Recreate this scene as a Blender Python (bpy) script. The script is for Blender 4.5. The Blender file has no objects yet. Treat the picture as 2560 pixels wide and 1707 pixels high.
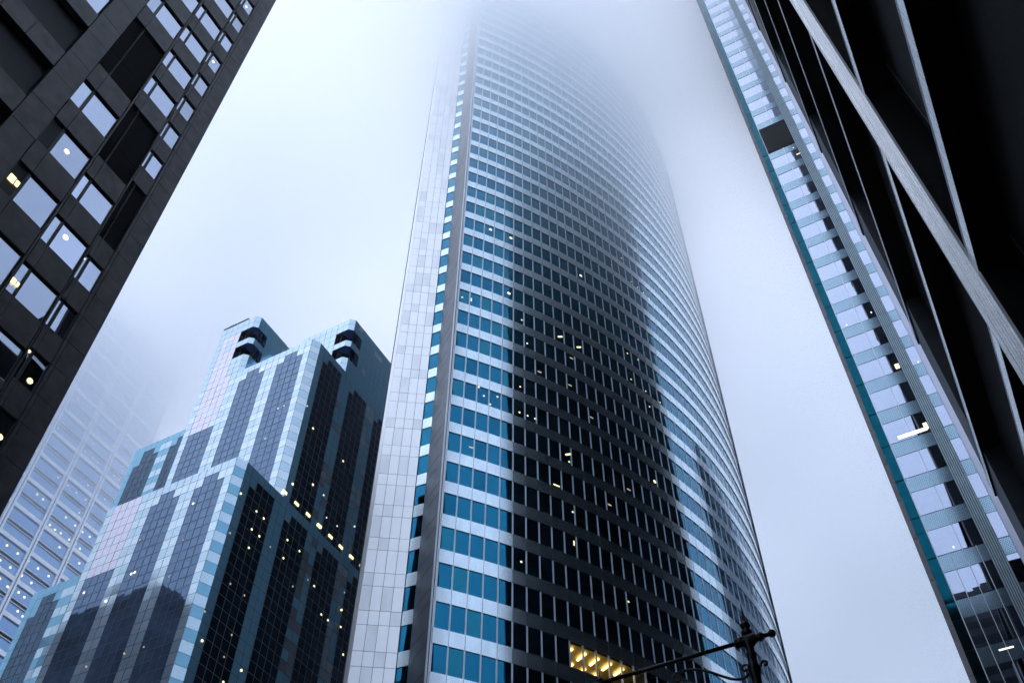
import bpy, bmesh, math, random
from mathutils import Vector, Matrix

# ---------------------------------------------------------------- camera, sky, sun, exposure
S = bpy.context.scene
COL = S.collection
EYE = 1.7                                   # metres of the camera above the pavement

cam_d = bpy.data.cameras.new('camera'); cam = bpy.data.objects.new('camera', cam_d); COL.objects.link(cam)
cam_d.sensor_width = 36.0; cam_d.lens = 33.975; cam_d.clip_start = 0.1; cam_d.clip_end = 4000
PITCH, ROLL, YAW = math.radians(50.76), math.radians(0.295), math.radians(28.32)
def _cam():
    f = Vector((0, math.cos(PITCH), math.sin(PITCH)))
    r = Vector((1, 0, 0)); d = f.cross(r)                       # right, down
    c, s = math.cos(ROLL), math.sin(ROLL)
    r2 = r * c - d * s; d2 = r * s + d * c
    m = Matrix((r2, -d2, -f)).transposed()
    return (Matrix.Rotation(YAW, 3, 'Z') @ m).to_4x4()
cam.matrix_world = Matrix.Translation((0, 0, EYE)) @ _cam()
S.camera = cam

SUN_EL, SUN_AZ = math.radians(58), math.radians(200)
W = bpy.data.worlds.new('World'); S.world = W; W.use_nodes = True
nt = W.node_tree; nd = nt.nodes; lk = nt.links
bg = nd['Background']
sky = nd.new('ShaderNodeTexSky'); sky.sky_type = 'NISHITA'; sky.sun_disc = False
sky.sun_elevation = SUN_EL; sky.sun_rotation = SUN_AZ; sky.air_density = 1.0; sky.dust_density = 4.0; sky.ozone_density = 2.0
tc = nd.new('ShaderNodeTexCoord')
no = nd.new('ShaderNodeTexNoise'); no.inputs['Scale'].default_value = 2.6; no.inputs['Detail'].default_value = 5; no.inputs['Roughness'].default_value = 0.5
lk.new(tc.outputs['Generated'], no.inputs['Vector'])
ra = nd.new('ShaderNodeValToRGB')
ra.color_ramp.elements[0].position = 0.25; ra.color_ramp.elements[0].color = (9.6, 11.6, 15.6, 1)
ra.color_ramp.elements[1].position = 0.85; ra.color_ramp.elements[1].color = (13.6, 14.0, 16.7, 1)
dt = nd.new('ShaderNodeVectorMath'); dt.operation = 'DOT_PRODUCT'; dt.inputs[1].default_value = Vector((-0.55, 0.30, 0.78)).normalized()   # the bright side of the overcast
nm = nd.new('ShaderNodeVectorMath'); nm.operation = 'NORMALIZE'; lk.new(tc.outputs['Generated'], nm.inputs[0]); lk.new(nm.outputs['Vector'], dt.inputs[0])
m1 = nd.new('ShaderNodeMath'); m1.operation = 'MULTIPLY_ADD'; m1.inputs[1].default_value = 0.55; m1.inputs[2].default_value = -0.22; lk.new(dt.outputs['Value'], m1.inputs[0])
m2 = nd.new('ShaderNodeMath'); m2.operation = 'MULTIPLY_ADD'; m2.inputs[1].default_value = 0.95; lk.new(no.outputs['Fac'], m2.inputs[0]); lk.new(m1.outputs[0], m2.inputs[2])
lk.new(m2.outputs[0], ra.inputs['Fac'])
mx = nd.new('ShaderNodeMixRGB'); mx.inputs['Fac'].default_value = 0.86
lk.new(sky.outputs[0], mx.inputs['Color1']); lk.new(ra.outputs['Color'], mx.inputs['Color2'])
lk.new(mx.outputs['Color'], bg.inputs['Color']); bg.inputs['Strength'].default_value = 0.15

sd = bpy.data.lights.new('sun', 'SUN'); sun = bpy.data.objects.new('sun', sd); COL.objects.link(sun)
sd.energy = 0.7; sd.angle = math.radians(30); sd.color = (1.0, 0.97, 0.93)
sun.rotation_euler = (math.radians(90) - SUN_EL, 0, math.pi - SUN_AZ)

S.view_settings.view_transform = 'Standard'; S.view_settings.look = 'None'
S.view_settings.exposure = -0.34; S.view_settings.gamma = 1.0; S.view_settings.use_curve_mapping = False
S.cycles.max_bounces = 14; S.cycles.volume_bounces = 10; S.cycles.glossy_bounces = 4; S.cycles.diffuse_bounces = 3
S.cycles.use_denoising = True; S.cycles.sample_clamp_indirect = 3.0

R = random.Random(7)

# ---------------------------------------------------------------- helpers
# plan coordinates: a = metres along the street ahead, b = metres to the right of it, z = metres above eye level
def V(a, b, z): return Vector((b, a, z + EYE))

class MB:
    def __init__(s): s.v = []; s.f = []; s.m = []
    def quad(s, p, mi=0):
        i = len(s.v); s.v += [tuple(q) for q in p]; s.f.append(tuple(range(i, i + len(p)))); s.m.append(mi)
    def hexa(s, p, mi=0):                    # 8 points: bottom ring of four, top ring of four
        i = len(s.v); s.v += [tuple(q) for q in p]
        for f in ((0, 3, 2, 1), (4, 5, 6, 7), (0, 1, 5, 4), (1, 2, 6, 5), (2, 3, 7, 6), (3, 0, 4, 7)):
            s.f.append(tuple(i + k for k in f)); s.m.append(mi)
    def box(s, a0, a1, b0, b1, z0, z1, mi=0):
        s.hexa([V(a0, b0, z0), V(a1, b0, z0), V(a1, b1, z0), V(a0, b1, z0),
                V(a0, b0, z1), V(a1, b0, z1), V(a1, b1, z1), V(a0, b1, z1)], mi)
    def slab(s, p, q, z0, z1, o0, o1, mi=0, n=None):   # wall piece over plan segment p-q, from offset o0 to o1 along the outward normal n
        if n is None: n = outward(p, q)
        P = lambda t, o, z: V(t[0] + n[0] * o, t[1] + n[1] * o, z)
        s.hexa([P(p, o0, z0), P(q, o0, z0), P(q, o1, z0), P(p, o1, z0), P(p, o0, z1), P(q, o0, z1), P(q, o1, z1), P(p, o1, z1)], mi)
    def prism(s, poly, z0, z1, mi=0):
        n = len(poly); i = len(s.v)
        s.v += [tuple(V(a, b, z0)) for a, b in poly] + [tuple(V(a, b, z1)) for a, b in poly]
        s.f.append(tuple(range(i + n - 1, i - 1, -1))); s.f.append(tuple(range(i + n, i + 2 * n))); s.m += [mi, mi]
        for k in range(n):
            j = (k + 1) % n; s.f.append((i + k, i + j, i + n + j, i + n + k)); s.m.append(mi)
    def tube(s, pts, r, seg=10, mi=0):
        pts = [Vector(p) for p in pts]; rs = r if isinstance(r, (list, tuple)) else [r] * len(pts); i0 = len(s.v)
        for k, p in enumerate(pts):
            t = (pts[min(k + 1, len(pts) - 1)] - pts[max(k - 1, 0)]).normalized()
            x = t.cross(Vector((0.31, 0.17, 0.93))); x.normalize(); y = t.cross(x)
            for j in range(seg):
                w = 2 * math.pi * j / seg; s.v.append(tuple(p + (x * math.cos(w) + y * math.sin(w)) * rs[k]))
        for k in range(len(pts) - 1):
            for j in range(seg):
                a = i0 + k * seg + j; b = i0 + k * seg + (j + 1) % seg
                s.f.append((a, b, b + seg, a + seg)); s.m.append(mi)
        s.f.append(tuple(i0 + j for j in range(seg - 1, -1, -1))); s.f.append(tuple(i0 + (len(pts) - 1) * seg + j for j in range(seg))); s.m += [mi, mi]
    def lathe(s, c, prof, seg=20, axis=None, mi=0):      # prof: (radius, height) pairs about the point c
        ax = (axis or Vector((0, 0, 1))).normalized()
        x = ax.cross(Vector((0.2, 0.95, 0.1))); x.normalize(); y = ax.cross(x); i0 = len(s.v)
        for r, h in prof:
            for j in range(seg):
                w = 2 * math.pi * j / seg; s.v.append(tuple(c + ax * h + (x * math.cos(w) + y * math.sin(w)) * r))
        for k in range(len(prof) - 1):
            for j in range(seg):
                a = i0 + k * seg + j; b = i0 + k * seg + (j + 1) % seg
                s.f.append((a, b, b + seg, a + seg)); s.m.append(mi)
        s.f.append(tuple(i0 + j for j in range(seg - 1, -1, -1))); s.f.append(tuple(i0 + (len(prof) - 1) * seg + j for j in range(seg))); s.m += [mi, mi]
    def pane(s, p, q, z0, z1, o, n, bulge=0.0038, tilt=0.0015, N=4, mi=0):   # a slightly pillowed sheet of glass
        A = Vector((p[0], p[1])); B = Vector((q[0], q[1])); i0 = len(s.v)
        tx, tz, bu = R.uniform(-tilt, tilt), R.uniform(-tilt, tilt), bulge * R.uniform(0.4, 1.5)
        w, h = (B - A).length, z1 - z0
        for j in range(N + 1):
            for k in range(N + 1):
                u, v = k / N, j / N
                off = o + bu * (1 - (2 * u - 1) ** 2) * 0.6 + bu * (1 - (2 * v - 1) ** 2) + (u - .5) * w * tx + (v - .5) * h * tz
                P = A.lerp(B, u); s.v.append(tuple(V(P.x + n[0] * off, P.y + n[1] * off, z0 + h * v)))
        for j in range(N):
            for k in range(N):
                a = i0 + j * (N + 1) + k; s.f.append((a, a + 1, a + N + 2, a + N + 1)); s.m.append(mi)
    def build(s, name, mats, parent=None, smooth=False, fix=True):
        me = bpy.data.meshes.new(name); me.from_pydata(s.v, [], s.f); me.update()
        for m in (mats if isinstance(mats, (list, tuple)) else [mats]): me.materials.append(m)
        for p, m in zip(me.polygons, s.m): p.material_index = m
        if fix:
            bm = bmesh.new(); bm.from_mesh(me); bmesh.ops.recalc_face_normals(bm, faces=bm.faces); bm.to_mesh(me); bm.free()
        if smooth:
            for p in me.polygons: p.use_smooth = True
        o = bpy.data.objects.new(name, me); COL.objects.link(o)
        if parent: o.parent = parent; o.matrix_parent_inverse = Matrix.Identity(4); o.location = -ROOT.get(parent.name, Vector((0, 0, 0)))
        return o

ROOT = {}
def outward(p, q):                            # plan normal pointing at the camera's side
    d = Vector((q[0] - p[0], q[1] - p[1])).normalized(); n = Vector((-d.y, d.x))
    if n.dot(Vector((p[0], p[1]))) > 0: n = -n
    return n
def thing(name, label, cat, a, b, group=None):
    o = bpy.data.objects.new(name, None); COL.objects.link(o); o.location = (b, a, 0.0); o.empty_display_size = 1
    ROOT[o.name] = Vector(o.location); o['label'] = label; o['category'] = cat
    if group: o['group'] = group
    return o
def sub(o):                                   # register a part so that sub-parts line up with it (parts carry world-space meshes)
    ROOT[o.name] = Vector((0, 0, 0)); return o
def structure(o): o['kind'] = 'structure'; return o

# ---------------------------------------------------------------- materials
def mat(name, base, metal=0.0, rough=0.5, spec=0.5, var=0.0, scale=1.0, stretch=(1, 1, 1), emit=None, es=1.0, evar=None, rvar=0.0, bump=0.0, base2=None):
    m = bpy.data.materials.new(name); m.use_nodes = True; t = m.node_tree; b = t.nodes['Principled BSDF']
    b.inputs['Base Color'].default_value = (*base, 1); b.inputs['Metallic'].default_value = metal
    b.inputs['Roughness'].default_value = rough; b.inputs['Specular IOR Level'].default_value = spec
    if emit: b.inputs['Emission Color'].default_value = (*emit, 1); b.inputs['Emission Strength'].default_value = es
    if var or rvar or bump or evar:
        g = t.nodes.new('ShaderNodeNewGeometry'); mp = t.nodes.new('ShaderNodeMapping'); mp.inputs['Scale'].default_value = stretch
        n = t.nodes.new('ShaderNodeTexNoise'); n.inputs['Scale'].default_value = scale; n.inputs['Detail'].default_value = 5; n.inputs['Roughness'].default_value = 0.6
        t.links.new(g.outputs['Position'], mp.inputs['Vector']); t.links.new(mp.outputs['Vector'], n.inputs['Vector'])
        if var:
            r = t.nodes.new('ShaderNodeValToRGB'); lo = base2 or tuple(c * (1 - var) for c in base); hi = tuple(min(1, c * (1 + var)) for c in base)
            r.color_ramp.elements[0].position = 0.32; r.color_ramp.elements[0].color = (*lo, 1)
            r.color_ramp.elements[1].position = 0.68; r.color_ramp.elements[1].color = (*hi, 1)
            t.links.new(n.outputs['Fac'], r.inputs['Fac']); t.links.new(r.outputs['Color'], b.inputs['Base Color'])
        if evar:
            r = t.nodes.new('ShaderNodeValToRGB'); r.color_ramp.elements[0].position = .36; r.color_ramp.elements[0].color = (*evar[0], 1); r.color_ramp.elements[1].position = .68; r.color_ramp.elements[1].color = (*evar[1], 1)
            t.links.new(n.outputs['Fac'], r.inputs['Fac']); t.links.new(r.outputs['Color'], b.inputs['Emission Color']); b.inputs['Emission Strength'].default_value = 1.0
        if rvar:
            k = t.nodes.new('ShaderNodeMapRange'); k.inputs['To Min'].default_value = max(0.02, rough - rvar); k.inputs['To Max'].default_value = rough + rvar
            t.links.new(n.outputs['Fac'], k.inputs['Value']); t.links.new(k.outputs['Result'], b.inputs['Roughness'])
        if bump:
            k = t.nodes.new('ShaderNodeBump'); k.inputs['Strength'].default_value = bump; k.inputs['Distance'].default_value = 0.01
            t.links.new(n.outputs['Fac'], k.inputs['Height']); t.links.new(k.outputs['Normal'], b.inputs['Normal'])
    return m
M = {
 'teal': mat('teal_mirror_glass', (.014, .165, .285), 1, .02),
 'teal2': mat('teal_mirror_glass_deep', (.010, .135, .24), 1, .03),
 'teal3': mat('teal_mirror_glass_green', (.020, .185, .275), 1, .025),
 'panel': mat('stainless_panel', (.74, .86, .94), .97, .15, var=.07, scale=.9, stretch=(1, 1, .3)),
 'pier': mat('pale_pier_panel', (.97, .97, .98), .85, .3, var=.03, scale=.35, stretch=(1, 1, .4)),
 'pier2': mat('pale_pier_panel_worn', (.86, .87, .89), .85, .34, var=.08, scale=.5, stretch=(1, 1, .3)),
 'return': mat('dark_return_panel', (.15, .165, .195), .8, .36, var=.25, scale=.5, stretch=(1, 1, .35)),
 'mullion': mat('pale_mullion', (.86, .90, .96), .35, .35),
 'core': mat('dark_joint', (.045, .05, .06), 0, .7, .2),
 'lamp': mat('warm_ceiling_light', (1, .9, .7), emit=(1, .80, .42), es=2.2),
 'lampdim': mat('dim_ceiling_light', (1, .9, .7), emit=(1, .76, .42), es=.55),
 'lampwhite': mat('white_ceiling_light', (1, 1, 1), emit=(1, .92, .74), es=2.0),
 'ceiling': mat('cream_ceiling', (.62, .50, .22), 0, .6, var=.12, scale=1.5),
 'tube': mat('fluorescent_tube', (1, .8, .4), emit=(1, .74, .26), es=5.0),
 'sdark': mat('dark_curtain_glass', (.135, .205, .31), 1, .03),
 'sdark2': mat('black_curtain_glass', (.05, .10, .155), .95, .04),
 'slight': mat('pale_spandrel_glass', (.58, .73, .82), .95, .12),
 'slight2': mat('clear_spandrel_glass', (.70, .81, .88), .95, .10),
 'spink': mat('rosy_spandrel_glass', (.80, .76, .86), .95, .14),
 'steal': mat('teal_spandrel_glass', (.28, .60, .79), .6, .1),
 'smull': mat('grey_glazing_bar', (.20, .24, .29), .3, .5),
 'sdeep': mat('deep_recess', (.02, .03, .04), 0, .6, .2),
 'stone': mat('dark_granite', (.030, .026, .028), 0, .5, .45, var=.62, scale=1.3, bump=.15),
 'stone_blk': mat('black_granite_joint', (.012, .012, .014), 0, .8, .2),
 'gpane': mat('lavender_mirror_glass', (.42, .475, .58), 1, .015),
 'gpane2': mat('grey_mirror_glass', (.36, .41, .50), 1, .02),
 'gpane3': mat('pale_lilac_mirror_glass', (.48, .53, .66), 1, .02),
 'gdark': mat('black_louvre_and_reflection', (.008, .012, .018), 0, .55, .2),
 'gframe': mat('black_frame', (.008, .012, .014), .0, .45, .3),
 'fwhite': mat('white_concrete_band', (.88, .91, .95), 0, .6),
 'fmetal': mat('white_metal_band', (.97, .98, 1.0), .85, .38),
 'fglass': mat('blue_band_glass', (.30, .46, .70), .9, .1),
 'fdark': mat('dark_slot', (.06, .11, .18), 0, .6),
 'rpane': mat('pale_mirror_glass', (.52, .58, .73), 1, .012),
 'rteal': mat('deep_teal_glass', (.003, .085, .125), 1, .05),
 'rside': mat('dark_side_glass', (.004, .008, .009), 0, .4, .15),
 'rfin': mat('grey_fin_stone', (.34, .33, .34), 0, .7, .3, var=.15, scale=1.2),
 'rrib': mat('grey_green_rib', (.40, .52, .58), .6, .42, var=.12, scale=1.5),
 'rstrip': mat('lilac_metal', (.62, .64, .76), .7, .4),
 'rblack': mat('black_panel', (.003, .005, .008), 0, .5, .12),
 'black': mat('matt_black_cladding', (.005, .005, .0055), 0, .7, .15, var=.95, scale=11),
 'pylon': mat('slate_cladding', (.028, .036, .045), 0, .45, .4, var=.4, scale=.8),
 'steel': mat('brushed_steel', (.93, .96, 1.0), .92, .24, var=.36, scale=12, stretch=(1, 1, .02), rvar=.14),
 'iron': mat('black_iron', (.006, .006, .007), .2, .38, .45),
 'wing': mat('grey_rear_masonry', (.34, .35, .38), 0, .6, var=.4, scale=.25),
 'asphalt': mat('asphalt', (.05, .05, .052), 0, .85, .3, var=.25, scale=3),
 'paving': mat('paving', (.22, .21, .20), 0, .8, .3, var=.2, scale=2),
 'earth': mat('city_ground', (.10, .10, .10), 0, .9, .2, var=.2, scale=.3),
 'paint': mat('road_paint', (.7, .7, .68), 0, .6),
 'fglass2': mat('grey_blue_wall', (.26, .36, .48), 0, .4),
 'mirrored': mat('dark_far_block', (.03, .034, .045), 0, .5, .3),
}
def louvre_mat():
    m = mat('perforated_louvre', (.36, .52, .58), .85, .13); t = m.node_tree; b = t.nodes['Principled BSDF']
    g = t.nodes.new('ShaderNodeNewGeometry'); mp = t.nodes.new('ShaderNodeMapping'); mp.inputs['Rotation'].default_value = (math.radians(90), 0, 0)
    br = t.nodes.new('ShaderNodeTexBrick'); br.offset = 0.5
    br.inputs['Color1'].default_value = (.10, .19, .26, 1); br.inputs['Color2'].default_value = (.13, .23, .30, 1); br.inputs['Mortar'].default_value = (.42, .58, .70, 1)
    br.inputs['Scale'].default_value = 1.0; br.inputs['Brick Width'].default_value = .15; br.inputs['Row Height'].default_value = .12; br.inputs['Mortar Size'].default_value = .035
    t.links.new(g.outputs['Position'], mp.inputs['Vector']); t.links.new(mp.outputs['Vector'], br.inputs['Vector']); t.links.new(br.outputs['Color'], b.inputs['Base Color'])
    return m
M['louvre'] = louvre_mat()

def lamp_on(mb, p, n, z, w, h, o=.05, mi=0):      # a small light fitting standing just proud of the glass at plan point p
    d = (-n[1], n[0])
    mb.slab((p[0] - d[0] * w / 2, p[1] - d[1] * w / 2), (p[0] + d[0] * w / 2, p[1] + d[1] * w / 2), z - h / 2, z + h / 2, o - .02, o, mi, n)

# ---------------------------------------------------------------- ground
g = MB(); g.quad([V(-1500, -1500, -EYE - .16), V(-1500, 1500, -EYE - .16), V(1500, 1500, -EYE - .16), V(1500, -1500, -EYE - .16)])
structure(g.build('ground', M['earth']))
g = MB(); g.box(-300, 400, -17, -3, -EYE - .2, -EYE - .14); structure(g.build('road', M['asphalt']))
g = MB(); g.box(41.5, 53.5, -300, -17.004, -EYE - .2, -EYE - .142); g.box(41.5, 53.5, -2.996, 300, -EYE - .2, -EYE - .142); structure(g.build('cross_street', M['asphalt']))
g = MB(); g.box(-300, 41.5, -2.9, 3.9, -EYE - .2, -EYE); structure(g.build('pavement', M['paving']))
g = MB(); g.box(-300, 41.5, -34, -17.1, -EYE - .2, -EYE); structure(g.build('pavement', M['paving']))
g = MB()
for k in range(-30, 40): g.box(k * 9, k * 9 + 3, -10.08, -9.92, -EYE - .139, -EYE - .135)
structure(g.build('lane_marking', M['paint']))

# ---------------------------------------------------------------- curved tower
FL = 4.11; ZB = 55.6                     # storey height, top of the reference band
RC, H0, BAY = 79.0, math.radians(40.25), 1.46; C0 = (58.0589, -38.6498); NB = 50
def arc(n):
    x, y, h = C0[0], C0[1], H0
    for i in range(n):                    # the face bends a little tighter past its twentieth bay
        h2 = h - BAY / (RC if i < 20 else 66.0); x += BAY * math.cos((h + h2) / 2); y += BAY * math.sin((h + h2) / 2); h = h2
    return (x, y)
ARC = [arc(i) for i in range(NB + 1)]
P_edge, P_l, P_r, R_l, R_r, D_r = (57.6, -46.85), (57.75, -46.55), (59.93, -43.32), (59.86, -43.2), (59.95, -42.1), (57.86, -38.92)
ROOFZ = 204.5
tw = thing('curved_tower', 'tall curved glass tower with pale steel bands, its top lost in the fog', 'office tower', 80, -38)
poly = [P_edge, P_l, P_r, R_l, R_r, D_r] + ARC
ins = []
for i, p in enumerate(poly):              # dark core a hand's breadth inside the skin
    p0, p1 = poly[max(i - 1, 0)], poly[min(i + 1, len(poly) - 1)]
    n = outward(p0, p1); ins.append((p[0] - n[0] * .28, p[1] - n[1] * .28))
body = ins + [(125.8, -26.2), (58.6, -47.8)]; ZR0, ZR1 = ZB - 2 * FL - .1, ZB - 2 * FL + FL - 1.48 + .12
def inset(i, o):
    n = outward(ARC[i - 1], ARC[i + 1]); return (ARC[i][0] - n[0] * o, ARC[i][1] - n[1] * o)
mb = MB(); mb.prism(body, -EYE, ZR0); mb.prism(body[:6 + 10] + [inset(i, 6.0) for i in range(9, 16)] + body[6 + 15:], ZR0, ZR1); mb.prism(body, ZR1, ROOFZ - 1.0); mb.build('core_wall', M['core'], tw)
KMIN, KMAX = -13, 36
mb = MB()                                # the plain back of the tower: one band and one strip of glass per storey
for k in range(KMIN, KMAX + 1): mb.slab((59.1, -47.6), (126.0, -25.0), ZB + k * FL - 1.48, ZB + k * FL, -.3, 0, 0, Vector((.32, -.947)))
mb.build('rear_band', M['fwhite'], tw)
mb = MB(); mb.slab((59.1, -47.5), (126.0, -24.9), -EYE, ROOFZ - 1, -.3, -.05, 0, Vector((.32, -.947))); mb.build('rear_glass', M['steal'], tw)
def seg(p, q, t0, t1): return ((p[0] + (q[0] - p[0]) * t0, p[1] + (q[1] - p[1]) * t0), (p[0] + (q[0] - p[0]) * t1, p[1] + (q[1] - p[1]) * t1))
for k in range(KMIN, KMAX + 1):           # one band of steel panels per storey
    zt = ZB + k * FL; zb = zt - 1.48; mb = MB()
    if k == KMAX: zt = ROOFZ
    for i in range(NB):
        n = outward(ARC[i], ARC[i + 1]); a, b = seg(ARC[i], ARC[i + 1], .013, .987)
        tl = R.uniform(-.004, .004)
        mb.slab(a, b, zb, zt, -.10, 0 + tl, 0, n); mb.slab(ARC[i], ARC[i + 1], zb + .01, zt - .01, -.14, -.035, 1, n)
    mb.build('spandrel_band', [M['panel'], M['core']], tw)
    mb = MB(); mb.slab(R_l, R_r, zb, zt, -.2, -.02, 0, outward(R_l, R_r)); mb.build('recess_spandrel', M['panel'], tw)
mb = MB(); mr = MB()
n1 = outward(P_l, P_r); n2 = Vector((R_r[1] - D_r[1], -(R_r[0] - D_r[0]))).normalized()
if n2.dot(Vector((-1, -.5))) < 0: n2 = -n2
for k in range(KMIN, KMAX + 1):
    zt = ZB + k * FL
    for z0, z1 in ((zt - 1.48, zt), (zt, min(zt + FL - 1.48, ROOFZ))):
        for c in range(4):
            a, b = seg(P_l, P_r, c / 4 + .005, (c + 1) / 4 - .005)
            mb.slab(a, b, z0 + .02, z1 - .02, -.15, R.uniform(-.006, .006), R.choice((0, 0, 1)), n1)
        a, b = seg(R_r, D_r, .01, .985); mr.slab(a, b, z0 + .03, z1 - .03, -.12, 0, 0, n2)
mb.slab(P_edge, P_l, -EYE, ROOFZ, -.15, .02, 0)
mb.build('pier_cladding', [M['pier'], M['pier2']], tw); mr.build('return_wall', M['return'], tw)
for i in range(NB + 1):                   # each mullion from pavement to parapet
    p0, p1 = ARC[max(i - 1, 0)], ARC[min(i + 1, NB)]; n = outward(p0, p1); d = Vector((p1[0] - p0[0], p1[1] - p0[1])).normalized(); p = ARC[i]
    w = .075 if i else .11
    mb = MB(); mb.slab((p[0] - d.x * w, p[1] - d.y * w), (p[0] + d.x * w, p[1] + d.y * w), -EYE, ROOFZ - .5, -.2, -.045, 0, n)
    mb.build('mullion', M['mullion'], tw)
mb = MB(); mb.tube([V(D_r[0] + .02, D_r[1] + .05, -EYE), V(D_r[0] + .02, D_r[1] + .05, ROOFZ)], .1, 8); mb.build('corner_bead', M['mullion'], tw)
rest = MB(); cnt = 0
LIT = {(i, -2) for i in range(9, 15)}
for k in range(KMIN, KMAX):
    z0, z1 = ZB + k * FL - .01, ZB + (k + 1) * FL - 1.48 + .01
    for i in range(NB):
        n = outward(ARC[i], ARC[i + 1]); a, b = seg(ARC[i], ARC[i + 1], .03, .97)
        if (i, k) in LIT: continue
        big = -4 <= k <= 0 and i < 19 and cnt < 92
        m = MB() if big else rest
        m.pane(a, b, z0, z1, -.09, n, mi=0 if big else R.choice((0, 0, 0, 1, 2)))
        if big: m.build('window', M[R.choice(('teal', 'teal', 'teal', 'teal2', 'teal3'))], tw, True, False); cnt += 1
    n = outward(R_l, R_r); rest.pane(R_l, R_r, z0, z1, -.1, n)
o = rest.build('window', [M['teal'], M['teal2'], M['teal3']], tw, True, False); o['kind'] = 'stuff'
zc = ZR1 - .16
rm = MB()
for i in range(9, 15): rm.quad([V(*inset(i, .3), zc), V(*inset(i + 1, .3), zc), V(*inset(i + 1, 5.9), zc), V(*inset(i, 5.9), zc)])
rm.build('office_ceiling', M['ceiling'], tw)
rm = MB()
for i in range(9, 15): rm.quad([V(*inset(i, 5.9), ZR0 + .02), V(*inset(i + 1, 5.9), ZR0 + .02), V(*inset(i + 1, 5.9), zc), V(*inset(i, 5.9), zc)])
rm.build('office_wall', M['ceiling'], tw)
for i in (9, 10, 11, 12, 13):
    for o0, o1 in ((.7, 2.0), (2.7, 4.0)):
        p, q = inset(i, o0), inset(i, o1); p2, q2 = inset(i + 1, o0), inset(i + 1, o1)
        if i == 13 and o0 > 2: continue
        mid = lambda u, w, t: (u[0] + (w[0] - u[0]) * t, u[1] + (w[1] - u[1]) * t)
        a0, a1, b1, b0 = mid(p, p2, .42), mid(q, q2, .42), mid(q, q2, .58), mid(p, p2, .58)
        m = MB(); m.hexa([V(*a0, zc - .22), V(*a1, zc - .22), V(*b1, zc - .22), V(*b0, zc - .22), V(*a0, zc - .14), V(*a1, zc - .14), V(*b1, zc - .14), V(*b0, zc - .14)])
        m.build('tube_light', M['tube'], tw)
DOTS = [(18.67,16.3,0),(16.96,15.27,0),(19.76,15.17,0),(20.72,15.14,0),(21.62,15.11,0),(22.54,15.07,0),(12.49,13.27,1),(.35,9.27,0),(1.15,9.3,3),(4.56,10.31,1),(5.8,9.24,0),(9.64,9.69,0),(9.58,9.25,2),(11.53,9.21,2),(6.29,8.24,0),(10.66,8.51,4),(17.51,10.47,0),(18.92,10.54,0),(17.53,9.21,0),(19.35,9.13,0),(10.31,7.23,4),(2.15,5.61,0),(2.59,5.34,0),(3.69,5.49,0),(3.12,5.1,0),(5.62,6.23,0),(5.55,5.2,0),(6.24,5.19,0),(6.88,5.19,0),(19.56,8.47,0),(21.29,9.12,0),(1.8,3.33,4),(9.7,4.34,2),(9.78,4.11,0),(2.62,13.43,1),(4.71,13.42,1),(8.56,3.08,5),(9.79,1.43,3),(5.63,.3,0),(9.83,2.41,0),(18.71,5.16,1),(14.17,.39,0),(12.3,6.3,4),(7.4,7.2,4),(15.5,4.2,4),(13.3,3.25,4)]
for u, v, kind in DOTS:
    i = int(u); p, q = ARC[i], ARC[i + 1]; n = outward(p, q); t = u - i; P = (p[0] + (q[0] - p[0]) * t, p[1] + (q[1] - p[1]) * t); z = ZB + v * FL
    w, h = ((.22, .22), (.5, .42), (.42, .2), (.12, .6), (.5, .18), (.75, .15))[kind]
    m = MB(); d = (-n[1], n[0])
    if kind == 2:                         # a slanting strip of tubes
        A = V(P[0] - d[0] * .3 - n[0] * .07, P[1] - d[1] * .3 - n[1] * .07, z - .1); B = V(P[0] + d[0] * .3 - n[0] * .07, P[1] + d[1] * .3 - n[1] * .07, z + .3)
        if d[1] < 0: A.z, B.z = B.z, A.z
        m.tube([A, B], .1, 8)
    elif kind in (0, 1): m.lathe(V(P[0] - n[0] * .09, P[1] - n[1] * .09, z), [(w * .3, 0), (w * .5, .02), (w * .5, .03), (w * .35, .04)], 6 if kind else 10, Vector((n[1], n[0], 0)))
    else: lamp_on(m, P, n, z, w, h, -.06)
    m.build('ceiling_light', M['lampdim' if kind == 4 else 'lamp'], tw)

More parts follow.
